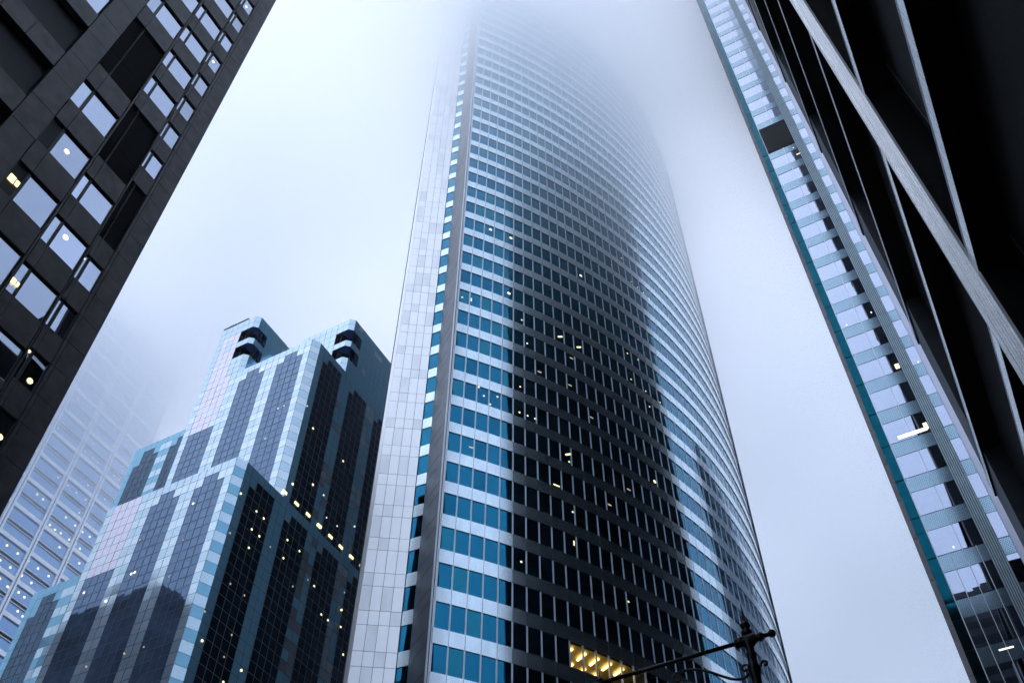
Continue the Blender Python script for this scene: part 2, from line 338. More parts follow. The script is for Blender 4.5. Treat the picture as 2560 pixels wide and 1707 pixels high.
# ---------------------------------------------------------------- stepped tower
K = 49.0 / 84.0
AL, AU = 49.0, 95.2 * K; BL, BU = -98.05 * K, -99.1 * K          # lower and upper street faces
CW, RH = .01933 * AL, .0238 * AL                                  # width and height of one cell
st = thing('stepped_tower', 'stepped tower of dark glass stripes between pale panels, with two notched corner turrets', 'office tower', 62, -70)
def grid(par, p, d, n, ncol, cw, ztop, nrow, rh, pat, dark, light, names=('glass_stripe', 'panel_stripe'), phase=0):
    """cells on the vertical plane through plan point p along d; every stripe becomes one part. pat(c, r) gives (stripe id, kind)"""
    strips = {}
    back = MB(); q = (p[0] + d[0] * ncol * cw, p[1] + d[1] * ncol * cw)
    back.slab(p, q, ztop - nrow * rh, ztop - .02, -.3, -.04, 0, n); back.build('glazing_frame', M['core'], par)
    for c in range(ncol):
        for r in range(nrow):
            sid, kind = pat(c, r)
            if kind is None: continue
            s = strips.setdefault((sid, kind == 'D'), MB())
            x0, x1 = c * cw + .022, (c + 1) * cw - .022; z1, z0 = ztop - r * rh - .022, ztop - (r + 1) * rh + .022
            a = (p[0] + d[0] * x0, p[1] + d[1] * x0); b = (p[0] + d[0] * x1, p[1] + d[1] * x1)
            mi = {'D': 0, 'L': 1, 'M': 2, 'P': 3, 'T': 4}[kind]
            t1, t2 = R.uniform(-.005, .005), R.uniform(-.005, .005)
            Pn = lambda s_, z, o: V(s_[0] + n[0] * o, s_[1] + n[1] * o, z)
            if kind != 'D': t1, t2 = t1 * 2.2, t2 * 2.2
            s.quad([Pn(a, z0, t1), Pn(b, z0, t2), Pn(b, z1, t2 + t1 * .5), Pn(a, z1, t1 * 1.5)], mi)
            if kind == 'D':
                e0 = (p[0] + d[0] * c * cw, p[1] + d[1] * c * cw); e1 = (p[0] + d[0] * (c * cw + .035), p[1] + d[1] * (c * cw + .035))
                zt_ = ztop - r * rh
                s.quad([Pn(e0, zt_ - rh, .02), Pn(e1, zt_ - rh, .02), Pn(e1, zt_, .02), Pn(e0, zt_, .02)], 5)
                s.quad([Pn(e1, zt_ - .03, .018), Pn(b, zt_ - .03, .018), Pn(b, zt_, .018), Pn(e1, zt_, .018)], 5)
    for (sid, dk), s in strips.items():
        s.build(names[0] if dk else names[1], [dark, light, M['slight2'], M['spink'], M['steal'], M['smull']], par, False, False)
def pat_left(ncol, pink=None, skip=2):
    def f(c, r):
        sc = [(0, 1, 'L')] ; x = 1; seqs = []
        while x < ncol:
            seqs.append((x, x + 4, 'D')); seqs.append((x + 4, x + 6, 'L')); x += 6
        if c == 0: s = (0, 1, 'L')
        else: s = next(q for q in seqs if q[0] <= c < q[1])
        if r == 0: return ('coping', 'L' if not (pink and pink(c, r)) else 'P')
        if pink and pink(c, r): return ('pink', 'P' if R.random() > .06 else 'M')
        k = s[2]
        if k == 'D':
            if r == 1 and c - s[0] in (0, 3): return (('top', c), 'M')
            return (s[0], 'D')
        return (s[0], 'M' if (r % 2) else 'L')
    return f
dL = (0, 1); nL = Vector((-1, 0)); dR = (1, 0); nR = Vector((0, 1))
zL, zU, zT = 1.384 * AL, 161.3 * K, 181.6 * K
# lower block, left face: 18 columns from its outer corner to the chamfer
bL0 = -1.525 * AL
lower_rows = int((zL + EYE) / RH)
grid(st, (AL, bL0), dL, nL, 18, CW, zL, lower_rows, RH, pat_left(18, lambda c, r: 1 <= c <= 4 and r < 8), M['sdark'], M['slight'])
def chamfer(p, q, zt, nrow, mats2=None):
    n = outward(p, q); s = MB(); L = Vector((q[0] - p[0], q[1] - p[1]))
    s.slab(p, q, zt - nrow * RH, zt - .02, -.3, -.05, 2, n)
    a, b = seg(p, q, .02, .98)
    for r in range(nrow):
        t = R.uniform(-.008, .008)
        s.slab(a, b, zt - (r + 1) * RH + .02, zt - r * RH - .02, -.04, t, r % 2, n)
    s.build('chamfer_strip', mats2 or [M['slight'], M['slight2'], M['smull']], st)
ch = .83 * K
chL = ((AL, bL0 + 18 * CW), (AL + 1.45 * ch * 1.6, BL))
chamfer(*chL, zL, lower_rows, [M['slight'], M['steal'], M['smull']])
def pat_right(base, tint):
    def f(c, r):
        x = (c - 1) % 6
        if c == 0: return ('corner', tint)
        if r == 0: return ('coping', tint)
        if x < 4:
            if r == 1 and x in (0,) : return (('top', c), tint)
            return (c - x, 'D')
        return (('L', c - x), 'T' if base == 0 and c < 8 else ('L' if R.random() < min(.6, .12 + c * .03) else 'T'))
    return f
aR0 = chL[1][0]; CWR = .0167 * 98.05 * K
grid(st, (aR0, BL), dR, nR, 26, CWR, zL, lower_rows, RH, pat_right(0, 'T'), M['sdark2'], M['slight'])
# upper block
bU0 = -1.371 * AU; chU = ((AU, -1.0508 * AU), (AU + 1.45 * ch * 1.6, BU)); upper_rows = int((zU - zL) / RH) + 2
grid(st, (AU, bU0), dL, nL, 18, (chU[0][1] - bU0) / 18, zU, upper_rows, RH, pat_left(18, lambda c, r: 1 <= c <= 4 and r < 8), M['sdark'], M['slight'])
chamfer(*chU, zU, upper_rows)
grid(st, (chU[1][0], BU), dR, nR, 26, CWR, zU, upper_rows, RH, pat_right(1, 'T'), M['sdark2'], M['slight'])
# solid bodies behind the skins
A9 = 96.0
m = MB(); m.prism([(AL + .32, bL0 + .02), (AL + .32, chL[0][1] - .3), (chL[1][0] + .2, BL - .32), (A9, BL - .32), (A9, bL0 + .02)], -EYE, zL - .05)
m.prism([(AU + .32, bU0 + .02), (AU + .32, chU[0][1] - .3), (chU[1][0] + .2, BU - .32), (A9, BU - .32), (A9, bU0 + .02)], zL - .05, zU - .05)
m.build('body', M['smull'], st)
# turrets with notched corners, standing up from the upper block
def turret(p0, ncol, plain, zt):
    """left face from plan p0 over ncol cells to a corner, then a street-side face; a glazed notch of two storeys is cut in the corner"""
    cw = CW * AU / AL * .92
    rows = int((zt - zU) / RH) + 1
    pc = (p0[0], p0[1] + ncol * cw); cc = .55
    pr = (pc[0] + cc, pc[1] + cc); nr = 24
    zn1, zn2 = zt - 2 * RH, zt - 3 * RH - 2.2
    s = MB(); s2 = MB()
    def cell(mb, a, b, z0, z1, n, mi): mb.slab(a, b, z0 + .02, z1 - .02, -.05, R.uniform(-.006, .006), mi, n)
    nc = 2                                 # notch width in cells each way
    lim = lambda r: 2 <= r < 7 and r not in (4,)
    for r in range(rows):
        z1, z0 = zt - r * RH, zt - (r + 1) * RH
        for c in range(ncol):
            if c >= ncol - nc and lim(r): continue
            a = (p0[0], p0[1] + c * cw + .02); b = (p0[0], p0[1] + (c + 1) * cw - .02)
            cell(s, a, b, z0, z1, nL, 1 if (plain and 1 <= c <= 3 and R.random() > .1 and r > 1) else 0)
        if not lim(r):
            cell(s, *seg(pc, pr, .03, .97), z0, z1, outward(pc, pr), 0)
        for c in range(nr):
            if c < nc and lim(r): continue
            a = (pr[0] + c * cw + .02, pr[1]); b = (pr[0] + (c + 1) * cw - .02, pr[1])
            cell(s2, a, b, z0, z1, nR, 1 if R.random() < .12 else 0)
    s.build('turret_panel', [M['slight'], M['spink']], st); s2.build('turret_panel', [M['steal'], M['slight']], st)
    e = .12; k = nc * cw
    m = MB()                               # core: full plan above and below the notch, cut back behind it
    full = [(p0[0] + e, p0[1] + .02), (pc[0] + e, pc[1] - .05), (pr[0] + .05, pr[1] - e), (pr[0] + nr * cw, pr[1] - e), (pr[0] + nr * cw, p0[1] + .02)]
    cut = [(p0[0] + e, p0[1] + .02), (p0[0] + e, pc[1] - k), (p0[0] + .9, pc[1] - k + .1), (p0[0] + k * .95, pr[1] - 1.1), (pr[0] + k - .1, pr[1] - .9), (pr[0] + k, pr[1] - e), (pr[0] + nr * cw, pr[1] - e), (pr[0] + nr * cw, p0[1] + .02)]
    m.prism(full, zt - 2 * RH, zt - .03); m.prism(cut, zt - 4 * RH, zt - 2 * RH); m.prism(full, zt - 5 * RH, zt - 4 * RH); m.prism(cut, zt - 7 * RH, zt - 5 * RH); m.prism(full, zU - RH, zt - 7 * RH)
    m.build('turret_core', M['sdark'], st)
    g_ = MB()                              # glazing bars of the recess
    for q in (cut[2], cut[3], cut[4]):
        g_.slab((q[0] - .06, q[1] + .02), (q[0] + .06, q[1] + .02), zt - 7 * RH, zt - 2 * RH, 0, .06, 0, Vector((-.7, .7)))
    g_.build('glazing_bar', M['smull'], st)
turret((AU + .004, bU0), 6, True, zT)
turret((106.4 * K, BU - 9 * CW - .5), 8, False, zT)
# roof plant and window-cleaning rail on the left turret
m = MB(); m.box(AU + .5, AU + 2, bU0 + .3, bU0 + 1.5, zT - .1, zT + 1.5); m.box(AU + .5, AU + 1.6, bU0 + 2.2, bU0 + 3.2, zT - .1, zT + 1.1); m.build('roof_plant', M['slight'], st)
m = MB(); m.tube([V(AU + .15, bU0, zT + .5), V(AU + .15, bU0 + 4.4, zT + .5)], .09)
for t in range(5): m.tube([V(AU + .15, bU0 + .2 + t, zT - .1), V(AU + .15, bU0 + .2 + t, zT + .5)], .06, 6)
m.build('roof_rail', M['core'], st)
# lower wings set back at the left
def wing(a, b0, ncol, zt, zb):
    rows = int((zt - zb) / RH) + 1
    def f(c, r):
        x = c - 1
        if c == 0 or r == 0: return ('edge', 'T')
        if 0 <= x < 4: return (('a', x), 'T') if (r < 2 and x in (0, 3)) or (r < 3 and x == 0) else ('a', 'D')
        if x < 6: return ('b', 'L' if r % 2 else 'T')
        return ('c', 'T') if r < 2 and x == 6 else ('c', 'D')
    grid(st, (a, b0), dL, nL, ncol, CW, zt, rows, RH, f, M['sdark2'], M['slight'])
    m = MB(); m.box(a + .32, A9 - 1, b0 + .02, b0 + ncol * CW, -EYE if zb < 0 else zb - 2, zt - .05); m.build('body', M['smull'], st)
wing(98 * K, -1.5184 * 98 * K, 15, 1.5575 * 98 * K, zL - 3)
wing(88 * K, -1.655 * 88 * K, 13, 1.212 * 88 * K, -EYE)
# lights
def lights(par, pts, axis, val, n, o=.03, w=.26, h=.22, mats='lamp'):
    for t, z in pts:
        p = (t, val) if axis == 1 else (val, t)
        m = MB(); m.lathe(V(p[0] + n[0] * o, p[1] + n[1] * o, z), [(w * .32, 0), (w * .5, .015), (w * .5, .03), (w * .3, .04)], 6, Vector((n[1], n[0], 0)))
        m.build('ceiling_light', M[mats], par)
lights(st, [(50.32,63.73),(52.88,63.43),(54.06,63.41),(52.9,61.17),(54.09,61.18),(53.16,59.1),(57.97,63.51),(60.02,63.55),(57.99,61.24),(63.25,61.31),(65.12,59.02),(66.29,59.05),(54.32,45.54),(56.06,47.63),(50.78,47.52),(70.5,61.82),(68.19,61.5),(68.47,59.57),(69.59,56.93)], 1, BL, nR)
lights(st, [(50.39,58.88),(55.86,61.14),(62.11,61.34),(60.17,59.24),(52.12,54.25),(54.15,54.3),(50.13,50.03),(53.86,49.92),(53.65,47.6),(68.18,63.7),(70.25,63.75)], 1, BL, nR, w=.22, mats='lampdim')
lights(st, [(58.58,80.55),(64.72,80.54),(57.47,71.01),(60.53,73.38)], 1, BU, nR, w=.32)
lights(st, [(56.8,82.66),(62.59,73.47),(65.77,71.34),(63.77,71.07),(68.78,73.53)], 1, BU, nR, w=.2, mats='lampwhite')
lights(st, [(-61.84,63.32),(-67.16,56.78),(-66.75,56.82),(-73.09,56.68),(-69.37,54.48)], 0, AL, nL, w=.3, mats='lampwhite')
lights(st, [(-67.76,61.07),(-61.49,58.68),(-61.71,54.54),(-61.94,47.32),(-64.18,47.38),(-68.56,47.41)], 0, AL, nL, w=.2, mats='lampdim')
lights(st, [(-65.69,92.16),(-60.13,82.62),(-60.95,82.6),(-61.66,77.99)], 0, AU, nL, w=.2, mats='lampwhite')
for a, z in [(56.6,69.0),(58.71,69.0),(60.78,69.05),(62.9,69.1),(64.97,69.1),(67.0,69.1),(69.08,69.15),(71.12,69.2)]:
    m = MB(); m.box(a - .34, a + .34, BU + .03, BU + .10, z, z + .32); m.build('ledge_light', M['lamp'], st)

# ---------------------------------------------------------------- granite tower (a stack of four planes, each set back from the last)
gt = thing('granite_tower', 'dark granite tower whose face steps back in flat planes with deep mirrored windows', 'office tower', 2, -30)
GF = 3.9
PL = [(-22.8, -30.0, 6.3), (-26.8, 6.3, 9.82), (-30.35, 9.82, 13.31), (-33.8, 13.31, 17.52)]      # b, a from, a to
GTOP = 27
m = MB()
for b, a0, a1 in PL: m.box(a0 if a0 > -29 else -30, a1 - .02, b - 30, b - .45, -EYE, GTOP * GF)
m.build('core_wall', M['stone_blk'], gt)
m = MB(); m.box(-30, 17.0, -104, -64, -EYE, 74); m.build('rear_wing', M['wing'], gt)
m = MB(); m.box(-30, 17.0, -130, -104, -EYE, 90); m.box(-20, 14.0, -118, -108, 90, 94); m.build('rear_wing', M['wing'], gt)
mech = (11, 12)
stones = [MB() for _ in PL]
def stone(a0, a1, b, z0, z1, g_=.014): stones[pi].box(a0 + g_, a1 - g_, b - .45, b + R.uniform(-.004, .004), z0 + g_, z1 - g_)
wins = 0
for pi, (b, a0, a1) in enumerate(PL):
    y = -b
    if pi == 0: cols = [(y * .107, None, None, y * .2255)]; solid = [(y * .2265, a1)]
    elif pi == 1: cols = [(y * .277, y * .299, y * .305, y * .362)]; solid = [(a0, y * .276), (y * .3625, a1)]
    elif pi == 2: cols = [(y * .3675, y * .3805, y * .3855, y * .4365)]; solid = [(a0, y * .367), (y * .437, a1)]
    else: cols = [(y * .4405, y * .4455, y * .4505, y * .4765)]; solid = [(a0, y * .440), (y * .477, y * .4835), (y * .4835, a1)]
    for k in range(0, GTOP):
        z0 = k * GF; zs = z0 + .465 * GF; zt = z0 + 1.005 * GF          # window from sill zs to head zt, stone below
        for s0, s1 in solid:
            stone(s0, s1, b, z0 + .02 * GF, z0 + .5 * GF); stone(s0, s1, b, z0 + .5 * GF, z0 + 1.02 * GF)
        x0, x1, x2, x3 = cols[0]
        if pi == 0:
            stone(x0, x0 + 1.25, b, z0 + .06 * GF, z0 + .39 * GF); stone(x0 + 1.25, x3, b, z0 + .06 * GF, z0 + .39 * GF)
            for q in range(5): stone(x0 - 1.4 * (q + 1), x0 - 1.4 * q, b, z0 + .06 * GF, z0 + .39 * GF)
            w = MB(); w.slab((x0, b), (x3, b), z0 + .39 * GF, z0 + 1.06 * GF, -.4, -.3, 0, Vector((0, 1)))
            o = sub(w.build('window', M['gdark'], gt))  # dark reflection put into the window's colour as flat black
            if k == 10:
                q = MB(); q.pane((x3 - .75, b), (x3 - .05, b), z0 + .44 * GF, z0 + .88 * GF, -.2, Vector((0, 1))); q.build('pane', M['gpane'], o, True, False)
            continue
        louv = k in mech
        if not louv:
            mid = (x1 + x2) / 2
            stone(x0, mid, b, z0 + .005 * GF, zs); stone(mid, x3, b, z0 + .005 * GF, zs)
        elif k == mech[0]:
            mid = (x1 + x2) / 2; stone(x0, mid, b, z0 + .005 * GF, zs); stone(mid, x3, b, z0 + .005 * GF, zs)
        n = Vector((0, 1))
        if louv:
            zb = zs if k == mech[0] else z0 + .02 * GF
            w = MB()
            for s_ in range(int((zt - zb) / .13)):                    # blades of the plant-room louvre
                z = zb + s_ * .13; w.hexa([V(x0, b - .3, z), V(x3, b - .3, z), V(x3, b - .16, z - .06), V(x0, b - .16, z - .06), V(x0, b - .3, z + .03), V(x3, b - .3, z + .03), V(x3, b - .16, z - .03), V(x0, b - .16, z - .03)])
            w.slab((x2 - .05, b), (x2 + .04, b), zb, zt, -.3, -.1, 0, n)
            w.build('louvre_panel', M['gdark'], gt)
            continue
        w = MB()
        for f0, f1 in ((x0 - .02, x0 + .03), (x1, x2), (x3 - .03, x3 + .02)): w.slab((f0, b), (f1, b), zs, zt, -.4, -.09, 0, n)
        w.slab((x0, b), (x3, b), zs, zs + .05, -.4, -.09, 0, n); w.slab((x0, b), (x3, b), zt - .05, zt, -.4, -.09, 0, n)
        o = sub(w.build('window', M['gframe'], gt)); wins += 1
        dark_small = (pi == 1 and k in (8, 9))
        q = MB(); q.pane((x0 + .03, b), (x1, b), zs + .05, zt - .05, -.13, n, .001, .002); q.build('pane', M['gdark'] if dark_small else M[R.choice(('gpane', 'gpane', 'gpane2', 'gpane3'))], o, True, False)
        q = MB(); q.pane((x2, b), (x3 - .03, b), zs + .05, zt - .05, -.13, n, .001, .002); q.build('pane', M[R.choice(('gpane', 'gpane', 'gpane2', 'gpane3'))], o, True, False)
for q in stones: q.build('stone_cladding', M['stone'], gt)
m = MB(); m.box(-30, 17.52, -64, -23, GTOP * GF + .01, GTOP * GF + 1.2); m.build('parapet', M['stone'], gt)
for (ra_, rz, y, w, k) in [(.325,1.418,26.8,.26,'lampwhite'),(.399,1.263,30.35,.3,'lampwhite'),(.443,1.033,33.8,.16,'lamp'),(.465,.993,33.8,.3,'lamp'),(.468,.887,33.8,.3,'lamp'),(.459,2.388,33.8,.22,'lampwhite'),(.458,2.051,33.8,.22,'lampwhite'),(.441,1.258,33.8,.12,'lampwhite')]:
    m = MB(); m.lathe(V(ra_ * y, -y - .12, rz * y), [(w * .3, 0), (w * .5, .015), (w * .5, .03), (w * .3, .04)], 14, Vector((1, 0, 0))); m.build('ceiling_light', M[k], gt)
for (x, z, y, w, h) in [(.289,1.268,26.8,.42,.42),(.3745,1.112,30.35,.30,.34)]:
    m = MB(); lamp_on(m, (x * y - .1, -y), (0, 1), z * y, w * .68, h, -.06); lamp_on(m, (x * y + w * .42, -y), (0, 1), z * y, w * .4, h * .8, -.06); m.build('shaded_lamp', M['lamp'], gt)

# ---------------------------------------------------------------- banded tower far off in the mist
bt = thing('banded_tower', 'faint tower of white bands and columns fading into mist behind the stepped tower', 'office tower', 100, -172)
YB = 165.0; bn = -YB; n = Vector((0, 1))
fc = [.5235 + .0513 * k for k in range(-4, 4)]; FP = .0435 * YB; z00 = .953 * YB
a_l, a_r = fc[0] * YB, .679 * YB
kz = list(range(-21, 7)); ztop = z00 + 6.3 * FP
m = MB(); m.box(a_l, a_r, bn - 40, bn - .9, -EYE, ztop); m.build('core_wall', M['fdark'], bt)
for c in fc + [.6765]:
    m = MB(); x = c * YB; m.slab((x - .62, bn), (x + .62, bn), -EYE, ztop, -.6, .05, 0, n); m.build('column', M['fmetal'], bt)
    m = MB(); m.slab((x - .09, bn), (x + .09, bn), -EYE, ztop, .05, .12, 0, n); m.build('column_groove', M['fdark'], bt)
for k in kz:
    zt = z00 + k * FP
    if zt < 0: continue
    m = MB(); m.slab((a_l, bn), (a_r, bn), zt - 1.0, zt, -.5, 0, 0, n); m.build('floor_band', M['fmetal'], bt)
    m = MB(); zc = zt - 1.0 - .55 * (FP - 1.0)
    m.slab((a_l, bn), (a_r, bn), zc - .5, zc - .35, -.5, -.15, 0, n); m.slab((a_l, bn), (a_r, bn), zc + .35, zc + .5, -.5, -.15, 0, n); m.build('sill_rail', M['fmetal'], bt)
    m = MB(); m.slab((a_l, bn), (a_r, bn), zt - FP, zc - .5, -.6, -.4, 0, n); m.slab((a_l, bn), (a_r, bn), zc + .5, zt - 1.0, -.6, -.4, 0, n); m.build('window_row', M['fglass'], bt)
FARL = [(88.89,169.29),(97.3,169.15),(97.4,165.51),(87.93,158.68),(97.41,161.87),(96.44,158.63),(99.02,158.66),(100.63,158.66),(107.55,161.77),(106.0,158.7),(107.73,158.75),(93.3,147.78),(96.19,147.73),(100.8,151.45),(98.98,147.73),(103.87,151.54),(106.39,151.55),(104.03,147.78),(90.64,140.68),(92.36,140.58),(101.75,147.85),(101.71,143.92),(99.16,140.69),(102.1,140.52),(103.99,143.77),(104.41,140.4),(106.59,140.61),(96.48,136.53),(98.07,136.36),(99.67,136.58),(102.15,136.6),(104.01,136.77),(105.5,136.52),(89.81,126.23),(100.8,133.54),(92.72,126.21),(92.63,122.62),(89.94,122.59),(91.69,119.22),(93.93,118.79),(96.67,119.18),(98.29,119.05),(98.35,122.61),(98.32,126.24),(101.3,126.29),(98.28,115.68),(99.75,115.39),(106.82,133.4),(95.55,126.3),(95.69,122.68)]
for a, z in FARL:
    a *= YB / 165; z *= YB / 165
    w = .5 if z < 142 else .36
    m = MB(); m.lathe(V(a, bn - .35, z), [(w * .3, 0), (w * .5, .04), (w * .5, .08), (w * .3, .1)], 8, Vector((1, 0, 0))); m.build('ceiling_light', M['lamp'], bt)

# ---------------------------------------------------------------- louvred glass tower across the junction
lt = thing('louvred_tower', 'slim mirror glass tower with louvred bands and a ribbed strip, at the junction', 'office tower', 78, 10)
Q = 57.8 / 55.0; AR = 57.8; RP = .0588 * AR; ZR = .6932 * AR; n = Vector((-1, 0))
bF0, bF1, bT, bM, bRib0, bRib1, bP1, bS1 = [v * Q for v in (-.50, -.20, .42, 1.98, 3.26, 4.03, 4.76, 5.2)]
RTOP = 57
m = MB(); m.box(AR + .3, AR + 47.4, bF0 + .02, 26, -EYE, ZR + 46 * RP); m.build('core_wall', M['core'], lt)
m = MB(); m.box(AR + .02, AR + 47.4, bF0 - .02, bF0 + .02, -EYE, ZR + 46 * RP); m.build('side_wall', M['rside'], lt)
fin = MB(); tealm = MB()
for k in range(-11, 46):
    z = ZR + k * RP
    fin.slab((AR, bF0), (AR, bF1), z + 1.6 * Q, z + 1.6 * Q + RP - .06, -.5, .25, 0, n)
    tealm.pane((AR, bF1), (AR, bT), z + .05, z + 1.98 * Q, -.04, n, .002, .001); tealm.pane((AR, bF1), (AR, bT), z + 2.01 * Q, z + RP - .05, -.04, n, .002, .001)
fin.build('stone_fin', M['rfin'], lt); tealm.build('teal_strip', M['rteal'], lt, True, False)
m = MB(); m.slab((AR, bT - .03), (AR, bT + .03), -EYE, ZR + 46 * RP, -.05, .05, 0, n); m.build('edge_mullion', M['mullion'], lt)
for k in range(-11, 46):
    z = ZR + k * RP; zl = z + 1.985 * Q
    blackp = k in (16,)
    segs = [(bT + .03, bM - .02), (bM + .02, bRib0)] if k > -1 else [(bT + .03, 1.16 * Q), (1.2 * Q, 1.96 * Q), (2.0 * Q, 2.76 * Q), (2.8 * Q, bRib0)]
    if blackp:
        m = MB(); m.slab((AR, bT + .05), (AR, bRib0 - .05), z + .02, z + RP + 1.96 * Q, -.1, .10, 0, n); m.build('blank_panel', M['rblack'], lt)
    for s0, s1 in segs:
        if not (blackp or k == 17):
            m = MB(); m.pane((AR, s0), (AR, s1), z + .05, zl, 0, n, .002, .0008, 6); m.build('window', M['rpane'], lt, True, False)
        if not blackp:
            m = MB(); m.slab((AR, s0), (AR, s1), zl + .015, z + RP - .03, -.06, .03, 0, n); m.build('louvre_band', M['louvre'], lt)
    m = MB(); m.pane((AR, bRib1 + .05), (AR, bP1), z + .05, zl, 0, n, .003, .001, 4); m.build('window', M['rpane'], lt, True, False)
    m = MB(); m.slab((AR, bRib1 + .05), (AR, bP1), zl + .015, z + RP - .03, -.06, .03, 0, n); m.build('louvre_band', M['louvre'], lt)
for t in range(6):                         # the ribbed strip: six upright ribs over a backing
    x = bRib0 + .06 + t * (bRib1 - bRib0 - .1) / 5
    m = MB()
    for k in range(-11, 46): m.slab((AR, x - .04), (AR, x + .04), ZR + k * RP + .015, ZR + (k + 1) * RP - .015, -.05, .22, 0, n)
    m.build('rib', M['rrib'], lt)
m = MB(); m.slab((AR, bRib0), (AR, bRib1), -EYE, ZR + 46 * RP, -.2, .02, 0, n); m.build('rib_backing', M['core'], lt)
m = MB(); m.slab((AR, bP1 + .02), (AR, bS1 + .5), -EYE, ZR + 46 * RP, -.2, .12, 0, n); m.build('corner_strip', M['rstrip'], lt)
m = MB(); m.slab((AR, bM - .02), (AR, bM + .02), ZR, ZR + 46 * RP, -.05, .05, 0, n); m.build('centre_mullion', M['mullion'], lt)
m = MB()
for x in (1.18 * Q, 1.98 * Q, 2.78 * Q): m.slab((AR, x - .02), (AR, x + .02), -EYE, ZR, -.05, .06, 0, n)
m.build('base_mullion', M['mullion'], lt)
m = MB(); m.slab((AR, 5.8), (AR, 26), -EYE, ZR + 46 * RP, -.2, 0, 0, n); m.build('rear_cladding', M['rside'], lt)
for (z, x0, x1, h, k) in [(ZR + 3 * RP + .25, 1.1, 3.1, .28, 'lampwhite'), (ZR + 5 * RP + .3, 2.9, 3.2, .5, 'lamp'), (ZR + 3 * RP + .35, 2.95, 3.22, .6, 'lamp'), (.566 * AR, 1.55, 2.35, .10, 'lampwhite'), (ZR + 15 * RP + 1.0, 2.9, 3.3, .07, 'lamp')]:
    m = MB(); m.slab((AR, x0 * Q), (AR, x1 * Q), z, z + h, .02, .04, 0, n); m.build('ceiling_light', M[k], lt)
for (x, z) in [(.9, ZR + 7 * RP + .3), (1.55, ZR + .35), (3.0, ZR + 7 * RP + .7), (2.9, ZR + 16 * RP - .9), (4.5, ZR + 5 * RP + .2)]:
    m = MB(); m.lathe(V(AR - .03, x * Q, z), [(.03, 0), (.06, .01), (.06, .02), (.03, .03)], 8, Vector((0, -1, 0))); m.build('ceiling_light', M['lampwhite'], lt)

# ---------------------------------------------------------------- black tower beside the camera
kt = thing('black_tower', 'black clad tower overhead with bright steel ledges and one broad steel pier', 'office tower', 10, 12)
BK = 3.6; AE = 39.2; n = Vector((0, -1))
m = MB(); m.box(-60, 36.0, BK + .9, 45, -EYE, 53); m.build('black_cladding', M['black'], kt)
m = MB()
STEP = [(22.0, 25.5, 60), (25.5, 28.5, 66), (28.5, 31, 72), (31, 33.5, 78), (33.5, 36, 84)]  # unseen stepped top, shaped so the granite windows still mirror sky
for s0, s1, zt in STEP: m.box(s0, s1 - .002, BK + .9, BK + 1.75, 53.002, zt)
m.build('stepped_screen', M['black'], kt)
m = MB(); m.box(36.0, AE, BK + .092, BK + 1.75, -EYE, 178); m.build('corner_pylon', M['pylon'], kt)
fz = [5.60, 8.35, 11.25, 14.2, 17.15, 20.4, 23.4, 26.4, 29.4, 32.4, 35.4, 38.4, 41.4, 44.4, 47.4]
for i, z in enumerate([2.75] + fz):
    z *= BK; hh = .72 if i < 3 else .42
    s0 = -60 if z < 53 else next((q[0] for q in STEP if z <= q[2]), 36.0)
    m = MB(); m.box(s0, AE, BK, BK + .07, z - hh, z); o = sub(m.build('steel_ledge', M['steel'], kt))
    e = MB(); e.box(s0, AE, BK - .012, BK + .03, z + .001, z + .05); e.build('edge_glint', M['mullion'], o)  # bright glint along the ledge's edge, built as a pale strip
    m = MB(); m.box(s0, AE - .02, BK + .08, BK + (.9 if s0 < 36 else .09), z - hh + .03, z - .02); m.box(s0, AE - .02, BK + .004, BK + .085, z - hh - .03, z - hh - .002); m.build('black_soffit', M['black'], o)
m = MB(); m.box(4.83 * BK, 5.46 * BK, BK - .03, BK + .03, -EYE, 53); o = sub(m.build('steel_pier', M['steel'], kt))
for e0 in (4.83 * BK - .04, 5.46 * BK + .001):
    e = MB(); e.box(e0, e0 + .039, BK - .05, BK + .02, -EYE, 53); e.build('edge_glint', M['mullion'], o)  # glints down both edges of the pier, built as pale strips
for t_ in range(7):
    x = 4.83 * BK + .18 + t_ * .32; e = MB(); e.box(x, x + .05, BK - .055, BK - .031, -EYE, 53); e.build('flute', M['steel'], o)
m = MB(); m.box(4.85 * BK, 5.44 * BK, BK + .031, BK + .9, -EYE, 52.9); m.build('pier_body', M['black'], o)
m = MB(); m.box(4.62 * BK, 4.645 * BK, BK + .87, BK + .9, -EYE, 52.9); m.build('shadow_seam', M['return'], kt)

# ---------------------------------------------------------------- block down the street behind the camera, mirrored in the glass ahead
ob = thing('office_block', 'dark office block down the street, caught only as a reflection in the mirror glass', 'office block', -70, -8)
m = MB(); m.box(-95, -60.1, -21, 15, -EYE, 112); m.box(-95, -62, -14, -2, 112.002, 115); m.box(-95, -62, 5, 10, 112.002, 114); m.build('wall', M['mirrored'], ob)
for k in range(25):
    m = MB(); m.slab((-60.1, -20.4), (-60.1, 14.4), 4 + k * 4.2, 6.2 + k * 4.2, -.02, .05, 0, Vector((1, 0))); m.build('window_row', M['rside'], ob)

ob = thing('office_block', 'blue grey glass block beyond the louvred tower, caught only as a reflection', 'office block', 160, 14)
m = MB(); m.box(124, 205, 0, 3, -EYE, 128); m.build('wall', M['fglass2'], ob)
for k in range(30):
    m = MB(); m.box(124.2, 205, -.06, -.004, 4 + k * 4.1, 5.3 + k * 4.1); m.build('floor_band', M['rside'], ob)

